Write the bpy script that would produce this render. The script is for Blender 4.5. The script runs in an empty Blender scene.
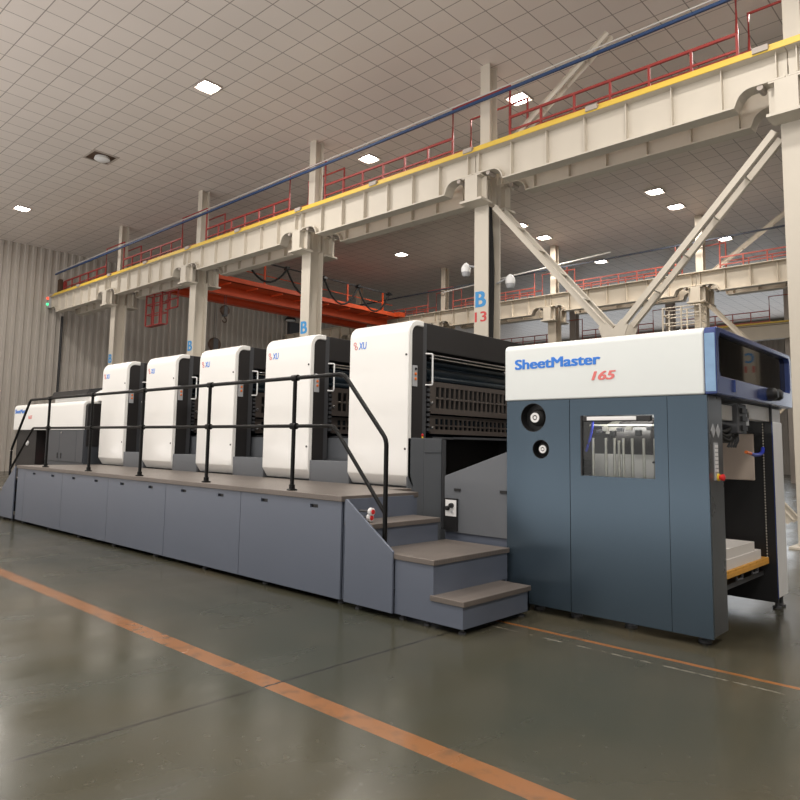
import bpy, bmesh, math, random
from math import sin, cos, pi, radians
from mathutils import Vector, Matrix
random.seed(7)
SC = bpy.context.scene
COL = SC.collection

# ------------------------------------------------------------------ camera
YAW, PIT, ROL, FPX, PX, PY = 0.803199, 0.101922, 0.0195678, 687.51, 376.32, 374.52
d0 = Vector((-cos(YAW), sin(YAW), 0)); r0 = Vector((sin(YAW), cos(YAW), 0)); u0 = Vector((0, 0, 1))
dv = d0*cos(PIT)+u0*sin(PIT); u2 = u0*cos(PIT)-d0*sin(PIT)
rv = r0*cos(ROL)+u2*sin(ROL); uv = u2*cos(ROL)-r0*sin(ROL)
cam = bpy.data.cameras.new('camera'); camo = bpy.data.objects.new('camera', cam); COL.objects.link(camo)
camo.matrix_world = Matrix(((rv.x, uv.x, -dv.x, 0), (rv.y, uv.y, -dv.y, -4.5583), (rv.z, uv.z, -dv.z, 1.5), (0, 0, 0, 1)))
cam.sensor_width = 36; cam.lens = 36*FPX/800
cam.shift_x = (400-PX)/800; cam.shift_y = -(400-PY)/800
cam.clip_end = 300
SC.camera = camo

# ------------------------------------------------------------------ world, lights, exposure
SC.view_settings.view_transform = 'Standard'; SC.view_settings.look = 'None'
SC.view_settings.gamma = 1; SC.view_settings.use_curve_mapping = False
SC.view_settings.exposure = 0.0
W = bpy.data.worlds.new('world'); SC.world = W; W.use_nodes = True
W.node_tree.nodes['Background'].inputs[0].default_value = (1.0, 0.96, 0.92, 1)
W.node_tree.nodes['Background'].inputs[1].default_value = 0.72
CZ = 10.45
def area(name, loc, rot, sx, sy, watts, col=(1, .95, .88)):
    l = bpy.data.lights.new(name, 'AREA'); l.shape = 'RECTANGLE'; l.size = sx; l.size_y = sy
    l.energy = watts; l.color = col
    o = bpy.data.objects.new(name, l); o.location = loc; o.rotation_euler = rot; COL.objects.link(o); return o
LW = 200
for X in (-8.9, -2.9, 3.1):                      # the hall's lamp rows that hang outside the frame
    for Y in (-10, -4.3, 0.0):
        area('hall_lamp', (X, Y, CZ-.06), (0, 0, 0), .6, .6, LW)
for X in (-2.9, 3.1):
    for Y in (4.3, 10.1, 18.8):
        area('hall_lamp', (X, Y, CZ-.06), (0, 0, 0), .6, .6, LW)
for X in (-20.9, -14.9):
    for Y in (-4.3, 0.0):
        area('hall_lamp', (X, Y, CZ-.06), (0, 0, 0), .6, .6, LW)
# added upward fill light, out of view, that brightens the near ceiling
area('ceiling_fill', (-13, -10.5, .05), (radians(180), 0, 0), 40, 8, 3900, (1, .95, .92))
# daylight from the window band in the far aisle
area('aisle_daylight', (-12, 46, 6), (radians(-100), 0, 0), 40, 5, 1300, (.9, .95, 1))

# ------------------------------------------------------------------ materials
def mat(name, col, rough=.5, metal=0, bump=0, bscale=40, var=0, vscale=3, spec=.5, emit=None, coat=0, rvar=0):
    m = bpy.data.materials.new(name); m.use_nodes = True
    nt = m.node_tree; b = nt.nodes['Principled BSDF']
    b.inputs['Base Color'].default_value = (*col, 1); b.inputs['Roughness'].default_value = rough
    b.inputs['Metallic'].default_value = metal; b.inputs['Specular IOR Level'].default_value = spec
    if coat: b.inputs['Coat Weight'].default_value = coat; b.inputs['Coat Roughness'].default_value = .08
    if emit:
        b.inputs['Emission Color'].default_value = (*emit[0], 1); b.inputs['Emission Strength'].default_value = emit[1]
    if var or rvar or bump:
        tc = nt.nodes.new('ShaderNodeTexCoord')
    if var or rvar:
        n = nt.nodes.new('ShaderNodeTexNoise'); n.inputs['Scale'].default_value = vscale; n.inputs['Detail'].default_value = 6
        nt.links.new(tc.outputs['Object'], n.inputs['Vector'])
        if var:
            mx = nt.nodes.new('ShaderNodeMix'); mx.data_type = 'RGBA'
            mx.inputs[6].default_value = (*[c*(1-var) for c in col], 1); mx.inputs[7].default_value = (*[min(1, c*(1+var)) for c in col], 1)
            nt.links.new(n.outputs[0], mx.inputs[0]); nt.links.new(mx.outputs[2], b.inputs['Base Color'])
        if rvar:
            mr = nt.nodes.new('ShaderNodeMapRange'); mr.inputs[1].default_value = .3; mr.inputs[2].default_value = .7
            mr.inputs[3].default_value = max(.02, rough-rvar); mr.inputs[4].default_value = rough+rvar
            nt.links.new(n.outputs[0], mr.inputs[0]); nt.links.new(mr.outputs[0], b.inputs['Roughness'])
    if bump:
        n2 = nt.nodes.new('ShaderNodeTexNoise'); n2.inputs['Scale'].default_value = bscale
        nt.links.new(tc.outputs['Object'], n2.inputs['Vector'])
        bp = nt.nodes.new('ShaderNodeBump'); bp.inputs['Strength'].default_value = bump; bp.inputs['Distance'].default_value = .01
        nt.links.new(n2.outputs[0], bp.inputs['Height']); nt.links.new(bp.outputs[0], b.inputs['Normal'])
    return m
M = {}
M['cream'] = mat('cream_paint', (.60, .55, .47), .5, var=.06, vscale=2)
M['cream_dark'] = mat('cream_paint_far', (.60, .53, .43), .55, var=.06, vscale=2)
M['white'] = mat('white_gloss', (.86, .855, .83), .3, coat=.3)
M['white_matte'] = mat('white_paint', (.8, .8, .8), .4)
M['hoodwhite'] = mat('hood_white', (.71, .745, .735), .28, var=.02, vscale=1.5)
M['charcoal'] = mat('charcoal_paint', (.024, .022, .022), .5, spec=.35, bump=.05, bscale=300)
M['frame'] = mat('frame_grey', (.06, .062, .068), .45)
M['black'] = mat('black_paint', (.012, .012, .013), .45)
M['blackrail'] = mat('black_rail', (.004, .004, .004), .4, spec=.2)
M['bluegrey'] = mat('blue_grey_panel', (.12, .14, .185), .36, bump=.06, bscale=500, var=.06, vscale=1.2)
M['basegrey'] = mat('base_grey', (.125, .135, .15), .45, bump=.05, bscale=500)
M['steelblue'] = mat('steel_blue_panel', (.074, .108, .142), .27, metal=.65, var=.10, vscale=1.1)
M['darksteel'] = mat('dark_steel_edge', (.16, .165, .17), .3, metal=.7, rvar=.05, vscale=4)
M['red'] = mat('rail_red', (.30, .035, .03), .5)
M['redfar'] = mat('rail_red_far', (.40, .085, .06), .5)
M['orange'] = mat('crane_orange', (.66, .085, .02), .5, var=.1, vscale=1)
M['yellow'] = mat('rail_yellow', (.72, .50, .07), .5)
M['navy'] = mat('navy_bar', (.02, .055, .15), .5)
M['darkbar'] = mat('dark_bar', (.02, .025, .04), .6)
M['hoodblue'] = mat('hood_blue', (.035, .06, .20), .22, coat=.4)
M['reflblue'] = mat('blue_painted_reflection', (.22, .36, .55), .2, coat=.3, var=.25, vscale=9)  # cloudy bright reflection on the blue hood end, painted into the colour
M['cabgrey'] = mat('cabinet_grey', (.065, .07, .08), .45)
M['silver'] = mat('silver', (.62, .62, .62), .25, metal=1)
M['rod'] = mat('rod_steel', (.55, .52, .46), .35, metal=.8, var=.25, vscale=30)
M['plate'] = mat('light_plate', (.42, .43, .45), .4)
M['orangebtn'] = mat('orange_button', (.8, .2, .04), .4)
M['redbtn'] = mat('red_button', (.7, .03, .03), .35)
M['yellowbtn'] = mat('yellow_base', (.85, .6, .05), .4)
M['bluetext'] = mat('blue_lettering', (.03, .20, .70), .5)
M['ltblue'] = mat('column_blue', (.04, .27, .60), .5)
M['redtext'] = mat('red_lettering', (.62, .06, .06), .5)
M['pinktext'] = mat('red_lettering_worn', (.72, .18, .17), .5)
M['paper'] = mat('paper', (.72, .69, .66), .8, var=.03, vscale=60)
M['wood'] = mat('yellow_board', (.66, .34, .06), .55, var=.15, vscale=8)
M['beige'] = mat('beige_panel', (.62, .52, .44), .5)
M['bluehose'] = mat('blue_hose', (.02, .04, .45), .35)
M['roller'] = mat('roller_blue_black', (.02, .03, .04), .2, metal=.3)
M['guard'] = mat('guard_brown_grey', (.085, .07, .062), .45, metal=.2)
M['hook'] = mat('hook_brown', (.075, .04, .022), .6, var=.3, vscale=9)
M['lampon'] = mat('lamp_diffuser', (1, 1, 1), .5, emit=((1, .96, .9), 22))
M['housing'] = mat('lamp_housing', (.42, .37, .33), .6)
M['rubber'] = mat('rubber', (.02, .02, .02), .8)
M['sigred'] = mat('signal_red', (.8, .05, .03), .4, emit=((1, .1, .05), 1.5))
M['siggreen'] = mat('signal_green', (.05, .7, .3), .4, emit=((.1, 1, .4), 1.2))
M['purlin'] = mat('conduit_white', (.6, .58, .55), .5)

def glass(name, tint, alpha, rough=.03):
    m = bpy.data.materials.new(name); m.use_nodes = True; nt = m.node_tree
    for n in list(nt.nodes): nt.nodes.remove(n)
    o = nt.nodes.new('ShaderNodeOutputMaterial'); t = nt.nodes.new('ShaderNodeBsdfTransparent'); g = nt.nodes.new('ShaderNodeBsdfGlossy')
    t.inputs[0].default_value = (*tint, 1); g.inputs['Roughness'].default_value = rough
    f = nt.nodes.new('ShaderNodeFresnel'); f.inputs[0].default_value = alpha
    x = nt.nodes.new('ShaderNodeMixShader')
    nt.links.new(f.outputs[0], x.inputs[0]); nt.links.new(t.outputs[0], x.inputs[1]); nt.links.new(g.outputs[0], x.inputs[2])
    nt.links.new(x.outputs[0], o.inputs[0]); return m
M['glass'] = glass('clear_glass', (.9, .92, .92), 1.5)
M['tint'] = glass('smoked_glass', (.10, .085, .075), 1.75)

# node helpers for the larger surfaces
class NT:
    def __init__(s, name):
        s.m = bpy.data.materials.new(name); s.m.use_nodes = True; s.nt = s.m.node_tree; s.b = s.nt.nodes['Principled BSDF']
        tc = s.nt.nodes.new('ShaderNodeTexCoord'); s.co = tc.outputs['Object']
        sp = s.nt.nodes.new('ShaderNodeSeparateXYZ'); s.nt.links.new(s.co, sp.inputs[0]); s.x, s.y, s.z = sp.outputs
    def lk(s, v, i):
        if isinstance(v, (int, float)): i.default_value = v
        elif isinstance(v, tuple): i.default_value = (*v, 1)
        else: s.nt.links.new(v, i)
    def m_(s, op, a, b=0, c=0):
        n = s.nt.nodes.new('ShaderNodeMath'); n.operation = op
        s.lk(a, n.inputs[0]); s.lk(b, n.inputs[1]); s.lk(c, n.inputs[2]); return n.outputs[0]
    def noise(s, sc, det=4, vec=None, stretch=None):
        n = s.nt.nodes.new('ShaderNodeTexNoise'); n.inputs['Scale'].default_value = sc; n.inputs['Detail'].default_value = det
        src = s.co
        if stretch:
            mp = s.nt.nodes.new('ShaderNodeMapping'); mp.inputs['Scale'].default_value = stretch; s.nt.links.new(src, mp.inputs[0]); src = mp.outputs[0]
        s.nt.links.new(src, n.inputs['Vector']); return n.outputs[0]
    def mix(s, f, a, b):
        n = s.nt.nodes.new('ShaderNodeMix'); n.data_type = 'RGBA'; s.lk(f, n.inputs[0]); s.lk(a, n.inputs[6]); s.lk(b, n.inputs[7]); return n.outputs[2]
    def rng(s, v, a, b, c, d):
        n = s.nt.nodes.new('ShaderNodeMapRange'); s.lk(v, n.inputs[0])
        for i, q in enumerate((a, b, c, d)): n.inputs[i+1].default_value = q
        return n.outputs[0]
    def band(s, v, lo, hi):
        return s.m_('MULTIPLY', s.m_('GREATER_THAN', v, lo), s.m_('LESS_THAN', v, hi))
    def bump(s, h, st, dist=.01):
        n = s.nt.nodes.new('ShaderNodeBump'); n.inputs['Strength'].default_value = st; n.inputs['Distance'].default_value = dist
        s.nt.links.new(h, n.inputs['Height']); s.nt.links.new(n.outputs[0], s.b.inputs['Normal'])
def floor_mat():
    t = NT('floor_epoxy')
    n1 = t.noise(.35, 5); n2 = t.noise(2.2, 8, stretch=(1, .35, 1)); n3 = t.noise(14, 6)
    base = t.mix(t.rng(n1, .35, .65, 0, 1), (.040, .043, .030), (.078, .068, .046))
    base = t.mix(t.rng(n2, .45, .75, 0, .6), base, (.036, .040, .030))
    base = t.mix(t.rng(n3, .62, .72, 0, .25), base, (.13, .12, .1))
    # painted orange lane line and the thinner worn one beside the feeder
    wear = t.rng(t.noise(9, 8), .3, .5, .55, 1)
    wob = t.m_('MULTIPLY', t.m_('SUBTRACT', t.noise(6, 3), .5), .012)
    yw = t.m_('ADD', t.y, wob)
    base = t.mix(t.m_('MULTIPLY', t.band(yw, -1.84, -1.69), wear), base, (.23, .10, .038))
    thin = t.m_('MULTIPLY', t.band(yw, .615, .665), t.m_('GREATER_THAN', t.x, -3.5))
    base = t.mix(t.m_('MULTIPLY', thin, wear), base, (.27, .11, .035))
    # saw-cut joints, chipped along the edge
    chip = t.m_('MULTIPLY', t.m_('SUBTRACT', t.noise(22, 6), .5), .03)
    jx = t.m_('ABSOLUTE', t.m_('ADD', t.m_('ADD', t.x, 3.54), chip))
    jy = t.m_('ABSOLUTE', t.m_('ADD', t.m_('ADD', t.y, -.46), chip))
    jx = t.m_('MULTIPLY', t.m_('LESS_THAN', jx, .009), t.m_('LESS_THAN', t.y, .46))
    jy1 = t.m_('MULTIPLY', t.m_('LESS_THAN', jy, .010), t.m_('GREATER_THAN', t.x, -3.54))
    base = t.mix(jx, base, (.018, .016, .014))
    base = t.mix(t.m_('MULTIPLY', jy1, t.rng(t.noise(12, 6), .42, .58, .05, .8)), base, (.26, .24, .2))
    t.lk(base, t.b.inputs['Base Color'])
    t.lk(t.rng(n2, .3, .7, .16, .30), t.b.inputs['Roughness'])
    t.b.inputs['Specular IOR Level'].default_value = .5
    t.bump(t.noise(5, 6), .05)
    return t.m
def ceil_mat():
    t = NT('ceiling_tiles')
    T = .62
    def line(v, w): return t.m_('LESS_THAN', t.m_('ABSOLUTE', t.m_('SUBTRACT', t.m_('FRACT', t.m_('DIVIDE', v, T)), .5)), w)
    lx = line(t.x, .018); ly = line(t.y, .018)
    n = t.noise(.5, 4)
    wn = t.nt.nodes.new('ShaderNodeTexWhiteNoise'); wn.noise_dimensions = '2D'
    cx = t.m_('FLOOR', t.m_('ADD', t.m_('DIVIDE', t.x, T), .5)); cy = t.m_('FLOOR', t.m_('ADD', t.m_('DIVIDE', t.y, T), .5))
    cb = t.nt.nodes.new('ShaderNodeCombineXYZ'); t.lk(cx, cb.inputs[0]); t.lk(cy, cb.inputs[1]); t.nt.links.new(cb.outputs[0], wn.inputs['Vector'])
    v = t.m_('ADD', t.m_('MULTIPLY', wn.outputs[0], .35), t.m_('MULTIPLY', n, .65))
    base = t.mix(v, (.66, .60, .555), (.76, .695, .645))
    base = t.mix(t.m_('MULTIPLY', t.m_('MAXIMUM', lx, ly), .8), base, (.20, .17, .15))
    t.lk(base, t.b.inputs['Base Color']); t.b.inputs['Roughness'].default_value = .45
    return t.m
def wall_mat():
    t = NT('corrugated_sheet')
    n = t.noise(.6, 4)
    t.lk(t.mix(n, (.43, .39, .35), (.51, .47, .42)), t.b.inputs['Base Color']); t.b.inputs['Roughness'].default_value = .5
    return t.m
def deck_mat():
    t = NT('tread_plate')
    a = t.m_('SINE', t.m_('MULTIPLY', t.m_('ADD', t.x, t.y), 130)); b = t.m_('SINE', t.m_('MULTIPLY', t.m_('SUBTRACT', t.x, t.y), 130))
    h = t.m_('MAXIMUM', t.m_('MULTIPLY', a, b), 0)
    n = t.noise(2, 6)
    t.lk(t.mix(n, (.13, .112, .10), (.21, .18, .16)), t.b.inputs['Base Color'])
    t.b.inputs['Roughness'].default_value = .42; t.b.inputs['Metallic'].default_value = .3
    t.bump(h, .35, .004)
    return t.m
M['floor'] = floor_mat(); M['ceiling'] = ceil_mat(); M['wall'] = wall_mat(); M['deck'] = deck_mat()

# ------------------------------------------------------------------ mesh building
class MB:
    def __init__(s): s.bm = bmesh.new()
    def box(s, x0, x1, y0, y1, z0, z1):
        v = [s.bm.verts.new((x, y, z)) for x in (x0, x1) for y in (y0, y1) for z in (z0, z1)]
        for f in ((0, 1, 3, 2), (4, 6, 7, 5), (0, 4, 5, 1), (2, 3, 7, 6), (0, 2, 6, 4), (1, 5, 7, 3)): s.bm.faces.new([v[i] for i in f])
        return s
    def prism(s, poly, ax, a, b):
        # poly: 2D points; ax: axis of extrusion
        def P(p, t): return {'x': (t, p[0], p[1]), 'y': (p[0], t, p[1]), 'z': (p[0], p[1], t)}[ax]
        A = [s.bm.verts.new(P(p, a)) for p in poly]; B = [s.bm.verts.new(P(p, b)) for p in poly]
        n = len(poly); s.bm.faces.new(A); s.bm.faces.new(B[::-1])
        for i in range(n): s.bm.faces.new((A[i], B[i], B[(i+1) % n], A[(i+1) % n]))
        return s
    def plate(s, outer, holes, ax, a, b):
        # a sheet with cut-outs
        def P(p, t): return {'x': (t, p[0], p[1]), 'y': (p[0], t, p[1]), 'z': (p[0], p[1], t)}[ax]
        tb = bmesh.new(); eds = []
        for lp in [outer]+holes:
            vs = [tb.verts.new(P(p, a)) for p in lp]
            eds += [tb.edges.new((vs[i], vs[(i+1) % len(vs)])) for i in range(len(vs))]
        bmesh.ops.triangle_fill(tb, edges=eds, use_beauty=True)
        bmesh.ops.dissolve_limit(tb, angle_limit=.01, verts=tb.verts, edges=tb.edges)
        r = bmesh.ops.extrude_face_region(tb, geom=list(tb.faces))
        off = Vector(P((0, 0), b))-Vector(P((0, 0), a))
        for v in r['geom']:
            if isinstance(v, bmesh.types.BMVert): v.co += off
        me = bpy.data.meshes.new('t'); tb.to_mesh(me); tb.free(); s.bm.from_mesh(me); bpy.data.meshes.remove(me); return s
    def tube(s, pts, r, n=8, cap=True):
        pts = [Vector(p) for p in pts]; rings = []
        for i, p in enumerate(pts):
            if i == 0: t = pts[1]-p
            elif i == len(pts)-1: t = p-pts[i-1]
            else: t = (pts[i+1]-p).normalized()+(p-pts[i-1]).normalized()
            t.normalize(); ref = Vector((0, 0, 1)) if abs(t.z) < .95 else Vector((1, 0, 0))
            a = t.cross(ref).normalized(); b = t.cross(a)
            k = 1.0
            if 0 < i < len(pts)-1:
                c = (pts[i+1]-p).normalized().dot(t); k = 1/max(.5, c)
            rings.append([s.bm.verts.new(p+(a*cos(2*pi*j/n)+b*sin(2*pi*j/n))*r*(k if False else 1)) for j in range(n)])
        for A, B in zip(rings, rings[1:]):
            for j in range(n): s.bm.faces.new((A[j], A[(j+1) % n], B[(j+1) % n], B[j]))
        if cap: s.bm.faces.new(rings[0][::-1]); s.bm.faces.new(rings[-1])
        return s
    def lathe(s, prof, c, ax, n=24):
        # prof: (radius, offset) list; axis of revolution ax through c
        c = Vector(c); rings = []
        for r, h in prof:
            ring = []
            for j in range(n):
                u, w = r*cos(2*pi*j/n), r*sin(2*pi*j/n)
                ring.append(s.bm.verts.new(c+Vector({'x': (h, u, w), 'y': (u, h, w), 'z': (u, w, h)}[ax])))
            rings.append(ring)
        for A, B in zip(rings, rings[1:]):
            for j in range(n): s.bm.faces.new((A[j], A[(j+1) % n], B[(j+1) % n], B[j]))
        s.bm.faces.new(rings[0][::-1]); s.bm.faces.new(rings[-1]); return s
    def bar(s, p, q, w, h, up=(0, 0, 1)):
        p, q = Vector(p), Vector(q); t = (q-p).normalized(); a = t.cross(Vector(up)).normalized(); b = a.cross(t)
        v = [s.bm.verts.new(e+a*i*w/2+b*j*h/2) for e in (p, q) for i in (-1, 1) for j in (-1, 1)]
        for f in ((0, 1, 3, 2), (4, 6, 7, 5), (0, 4, 5, 1), (2, 3, 7, 6), (0, 2, 6, 4), (1, 5, 7, 3)): s.bm.faces.new([v[i] for i in f])
        return s
    def sphere(s, c, r, sc=(1, 1, 1), n=12):
        m = Matrix.Translation(c) @ Matrix.Diagonal((r*sc[0], r*sc[1], r*sc[2], 1))
        bmesh.ops.create_uvsphere(s.bm, u_segments=n*2, v_segments=n, radius=1, matrix=m); return s
    def build(s, name, m, parent=None, bevel=0, smooth=False, seg=2):
        bmesh.ops.recalc_face_normals(s.bm, faces=s.bm.faces)
        if parent is not None:
            off = parent_world(parent)
            for v in s.bm.verts: v.co -= off
        me = bpy.data.meshes.new(name); s.bm.to_mesh(me); s.bm.free()
        me.materials.append(M[m] if isinstance(m, str) else m)
        o = bpy.data.objects.new(name, me); COL.objects.link(o)
        if parent is not None: o.parent = parent
        if smooth:
            for p in me.polygons: p.use_smooth = True
            me.set_sharp_from_angle(angle=radians(38))
        if bevel:
            b = o.modifiers.new('bevel', 'BEVEL'); b.width = bevel; b.segments = seg; b.limit_method = 'ANGLE'
        return o
def parent_world(o):
    v = Vector(o.location)
    while o.parent: o = o.parent; v += Vector(o.location)
    return v
def thing(name, loc, label, cat, group=None):
    o = bpy.data.objects.new(name, None); o.location = loc; o.empty_display_size = .1; COL.objects.link(o)
    return tag(o, label, cat, group)
def tag(o, label, cat, group=None, kind=None):
    o['label'] = label; o['category'] = cat
    if group: o['group'] = group
    if kind: o['kind'] = kind
    return o
def struct(o): o['kind'] = 'structure'; return o
def dup(root, loc, label, group=None):
    r = root.copy(); COL.objects.link(r); r.location = loc; r['label'] = label
    if group: r['group'] = group
    for ch in list(root.children):
        c = ch.copy(); COL.objects.link(c); c.parent = r
        for g in ch.children:
            d = g.copy(); COL.objects.link(d); d.parent = c
    return r
def arc(cx, cy, r, a0, a1, n=8):
    return [(cx+r*cos(radians(a0+(a1-a0)*i/n)), cy+r*sin(radians(a0+(a1-a0)*i/n))) for i in range(n+1)]
def circle(cx, cy, r, n=32): return arc(cx, cy, r, 0, 360-360/n, n-1)
def text(name, s, m, parent, o, w, h, plane='xz', shear=0, bold=0, thick=.002, spacing=1):
    cu = bpy.data.curves.new('t', 'FONT'); cu.body = s; cu.size = 1; cu.shear = shear; cu.extrude = .01; cu.space_character = spacing
    to = bpy.data.objects.new('t', cu); COL.objects.link(to)
    dg = bpy.context.evaluated_depsgraph_get(); me = bpy.data.meshes.new_from_object(to.evaluated_get(dg))
    bpy.data.objects.remove(to); bpy.data.curves.remove(cu)
    mb = MB()
    for ci, (du, dw) in enumerate([(0, 0)] if not bold else [(i*bold, j*bold*.5) for i in (-1, 0, 1) for j in (-1, 1)]):
        tb = bmesh.new(); tb.from_mesh(me); bmesh.ops.translate(tb, verts=tb.verts, vec=(du, dw, ci*.0006)); mt = bpy.data.meshes.new('t'); tb.to_mesh(mt); tb.free(); mb.bm.from_mesh(mt); bpy.data.meshes.remove(mt)
    bpy.data.meshes.remove(me); bl = [v.co for v in mb.bm.verts]; x0, x1, y0, y1 = min(v.x for v in bl), max(v.x for v in bl), min(v.y for v in bl), max(v.y for v in bl)
    for v in mb.bm.verts:
        a = (v.co.x-x0)/(x1-x0)*w; b = (v.co.y-y0)/(y1-y0)*h; t = (thick+.25*(v.co.z-.01)) if v.co.z > 0.005 else -thick
        v.co = Vector(o)+Vector((a, -t, b) if plane == 'xz' else (t, a, b))
    return mb.build(name, m, parent)

# ------------------------------------------------------------------ the hall
XW, XE, YS, YN = -33.5, 16, -16, 50
struct(MB().box(XW-.3, XE, YS, YN+.3, -.2, 0).build('floor', 'floor'))
struct(MB().box(XW-.3, XE, YS, YN+.3, CZ, CZ+.2).build('ceiling', 'ceiling'))
def corrugated(x0, y0, y1, z0, z1, pitch=.36, dep=.07, ax='y'):
    bm = bmesh.new(); pts = []; y = y0
    while y < y1:
        for f, d in ((0, 0), (.40, 0), (.52, 1), (.88, 1)): pts.append((y+f*pitch, d*dep))
        y += pitch
    A = []
    for yy, d in pts: A.append(((x0+d, yy) if ax == 'y' else (yy, x0-d)))
    mb = MB(); back = [((x0-.1, A[-1][1]), (x0-.1, A[0][1])) if ax == 'y' else ((A[-1][0], x0+.1), (A[0][0], x0+.1))][0]
    mb.prism(A+list(back), 'z', z0, z1); return mb
struct(corrugated(XW, YS, YN, 0, CZ).build('wall_left', 'wall'))
struct(corrugated(XE, YS, YN, 0, CZ).build('wall_right', 'wall'))
struct(corrugated(YN, XW, XE, 0, CZ, ax='x').build('wall_back', 'wall'))

# steel columns ------------------------------------------------------
def make_column(X, Y, label, letter, number=None, near=True):
    t = thing('steel_column', (X, Y, 0), label, 'column', 'columns of the near row' if near else ('columns of the middle row' if letter else 'columns of the far row'))
    cm = 'cream' if near else 'cream_dark'
    F = Y-.27
    MB().box(X-.19, X+.19, F, F+.03, 0, 7.1).build('front_flange', cm, t)
    MB().box(X-.19, X+.19, Y+.19, Y+.22, 0, 7.1).build('back_flange', cm, t)
    MB().box(X-.015, X+.015, F+.03, Y+.19, 0, 7.1).build('web', cm, t)
    MB().box(X-.13, X+.13, Y-.14, Y-.115, 7.1, CZ).box(X-.13, X+.13, Y+.145, Y+.17, 7.1, CZ).box(X-.012, X+.012, Y-.115, Y+.145, 7.1, CZ).build('upper_shaft', cm, t)
    # bracket heads that carry the two crane girders
    for yc, nm in ((Y-.48, 'bracket'), (Y+.46, 'bracket')):
        MB().box(X-.30, X+.30, yc-.22, yc+.22, 6.98, 7.03).box(X-.17, X+.17, yc-.2, yc+.2, 7.03, 7.55).box(X-.3, X-.17, yc-.02, yc+.02, 7.03, 7.55).box(X+.17, X+.3, yc-.02, yc+.02, 7.03, 7.55).box(X-.26, X+.26, yc-.2, yc+.2, 7.55, 7.58).build(nm, cm, t)
        for k in (0, 3):
            b = MB(); b.lathe([(.05, -.13), (.05, .13)], (X-.40+k*.27, yc, 7.57), 'y', 10)
            b.build('bearing_roller', 'housing', t)
    MB().box(X-.3, X+.3, Y-.4, Y+.4, 0, .03).build('base_plate', cm, t)
    if letter: text('letter', letter, 'ltblue', t, (X-.155, F-.002, 4.64), .29, .36, bold=.035)
    if number: text('number', number, 'redtext', t, (X-.17, F-.002, 4.30), .32, .23, bold=.02)
    return t
BY, CY, DY = 8.31, 22.3, 35.1
names = {-27.38: 'farthest left column of the near row, nearest the corrugated wall', -21.23: 'second column from the left in the near row, behind the second printing unit',
         -15.08: 'third column from the left in the near row, behind the fourth printing unit', -8.92: 'cream column in the near row painted with a blue B and red 13',
         -2.65: 'rightmost near-row column, behind the feeder at the frame edge'}
colB = {}
for X in (-27.38, -21.23, -15.08, -8.92, -2.65):
    colB[X] = make_column(X, BY, 'cream steel '+names[X] if not names[X].startswith('cream') else names[X], 'B' if X < -3 else '', '13' if X == -8.92 else None)
cn = {-27.38: 'middle-row cream column farthest left, seen past the orange crane', -21.23: 'middle-row cream column right of the orange crane end',
      -15.08: 'middle-row cream column right of the B 13 column, above the blue lettering', -8.92: 'middle-row cream column beside the white cage, above the feeder hood',
      -2.65: 'middle-row column at the right edge of the photo', 3.6: 'middle-row column marked C 11, mirrored in the dark hood window'}
for X, l in cn.items(): make_column(X, CY, l, 'C' if X > 0 else '', '11' if X > 0 else None, near=False)

# crane girders ------------------------------------------------------
def girder(X0, X1, Y, label, far=False, front=True, side=1):
    t = thing('crane_girder', ((X0+X1)/2, Y, 7.3), label, 'girder')
    cm = 'cream_dark' if far else 'cream'
    zb, zm, zt = 7.36, 7.64, 8.10
    a0, a1 = X0+.80, X1-.80
    poly = [(a0, zb)]+arc(a1+.28, zb, .28, 180, 90, 6)+[(X1-.01, zm)]+[(X1-.01, zt), (X0+.01, zt), (X0+.01, zm)]
    poly += arc(a0-.28, zb, .28, 90, 0, 6)[:-1]
    MB().prism(poly, 'y', Y-.02, Y+.02).build('web', cm, t)
    MB().box(X0+.005, X1-.005, Y-.2, Y+.2, zt, zt+.03).build('top_flange', cm, t)
    fl = MB().box(a0, a1, Y-.15, Y+.15, zb-.03, zb)
    for sx, c in ((1, a1), (-1, a0)):
        A = [(c+sx*(x+.28), z+zb) for x, z in [(-.28, -.03)]+arc(0, 0, .25, 180, 90, 6)[1:]+[(.5, .25), (.5, .28)]+arc(0, 0, .28, 90, 180, 6)]
        fl.prism(A, 'y', Y-.15, Y+.15)
    fl.build('bottom_flange', cm, t)
    n = 7; st = (X1-X0-.3)/n
    for i in range(n+1):
        x = X0+.15+i*st; zz = zb if a0 < x < a1 else zm+.02
        MB().box(x-.008, x+.008, Y-.13, Y-.02, zz, zt).build('stiffener', cm, t)
    return t
spans = [(-33.3, -27.38), (-27.38, -21.23), (-21.23, -15.08), (-15.08, -8.92), (-8.92, -2.65)]
sn = ['between the corrugated wall and the first column', 'between the first and second columns from the left', 'between the second and third columns from the left',
      'between the third column and the B 13 column', 'right of the B 13 column, reaching the right edge']
for (a, b), l in zip(spans, sn):
    girder(a, b, BY-.48, 'near crane girder with yellow rails, '+l)
    girder(a, b, BY+.46, 'crane girder behind the yellow-railed one, '+l)
snC = ['by the corrugated wall', 'behind the orange crane', 'between the crane end and the column right of it', 'across the gap behind the B 13 column', 'right of the white cage']
for (a, b), l in zip(spans, snC):
    girder(a, b, CY-.48, 'near girder of the middle row, '+l, far=True)
    girder(a, b, CY+.46, 'rear girder of the middle row, '+l, far=True)
girder(-2.65, 3.6, CY-.48, 'cream girder of the middle row, outside the right edge toward the C 11 column', far=True)
girder(-2.65, 3.6, BY-.48, 'cream crane girder under the yellow rails, just outside the right edge')
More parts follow.
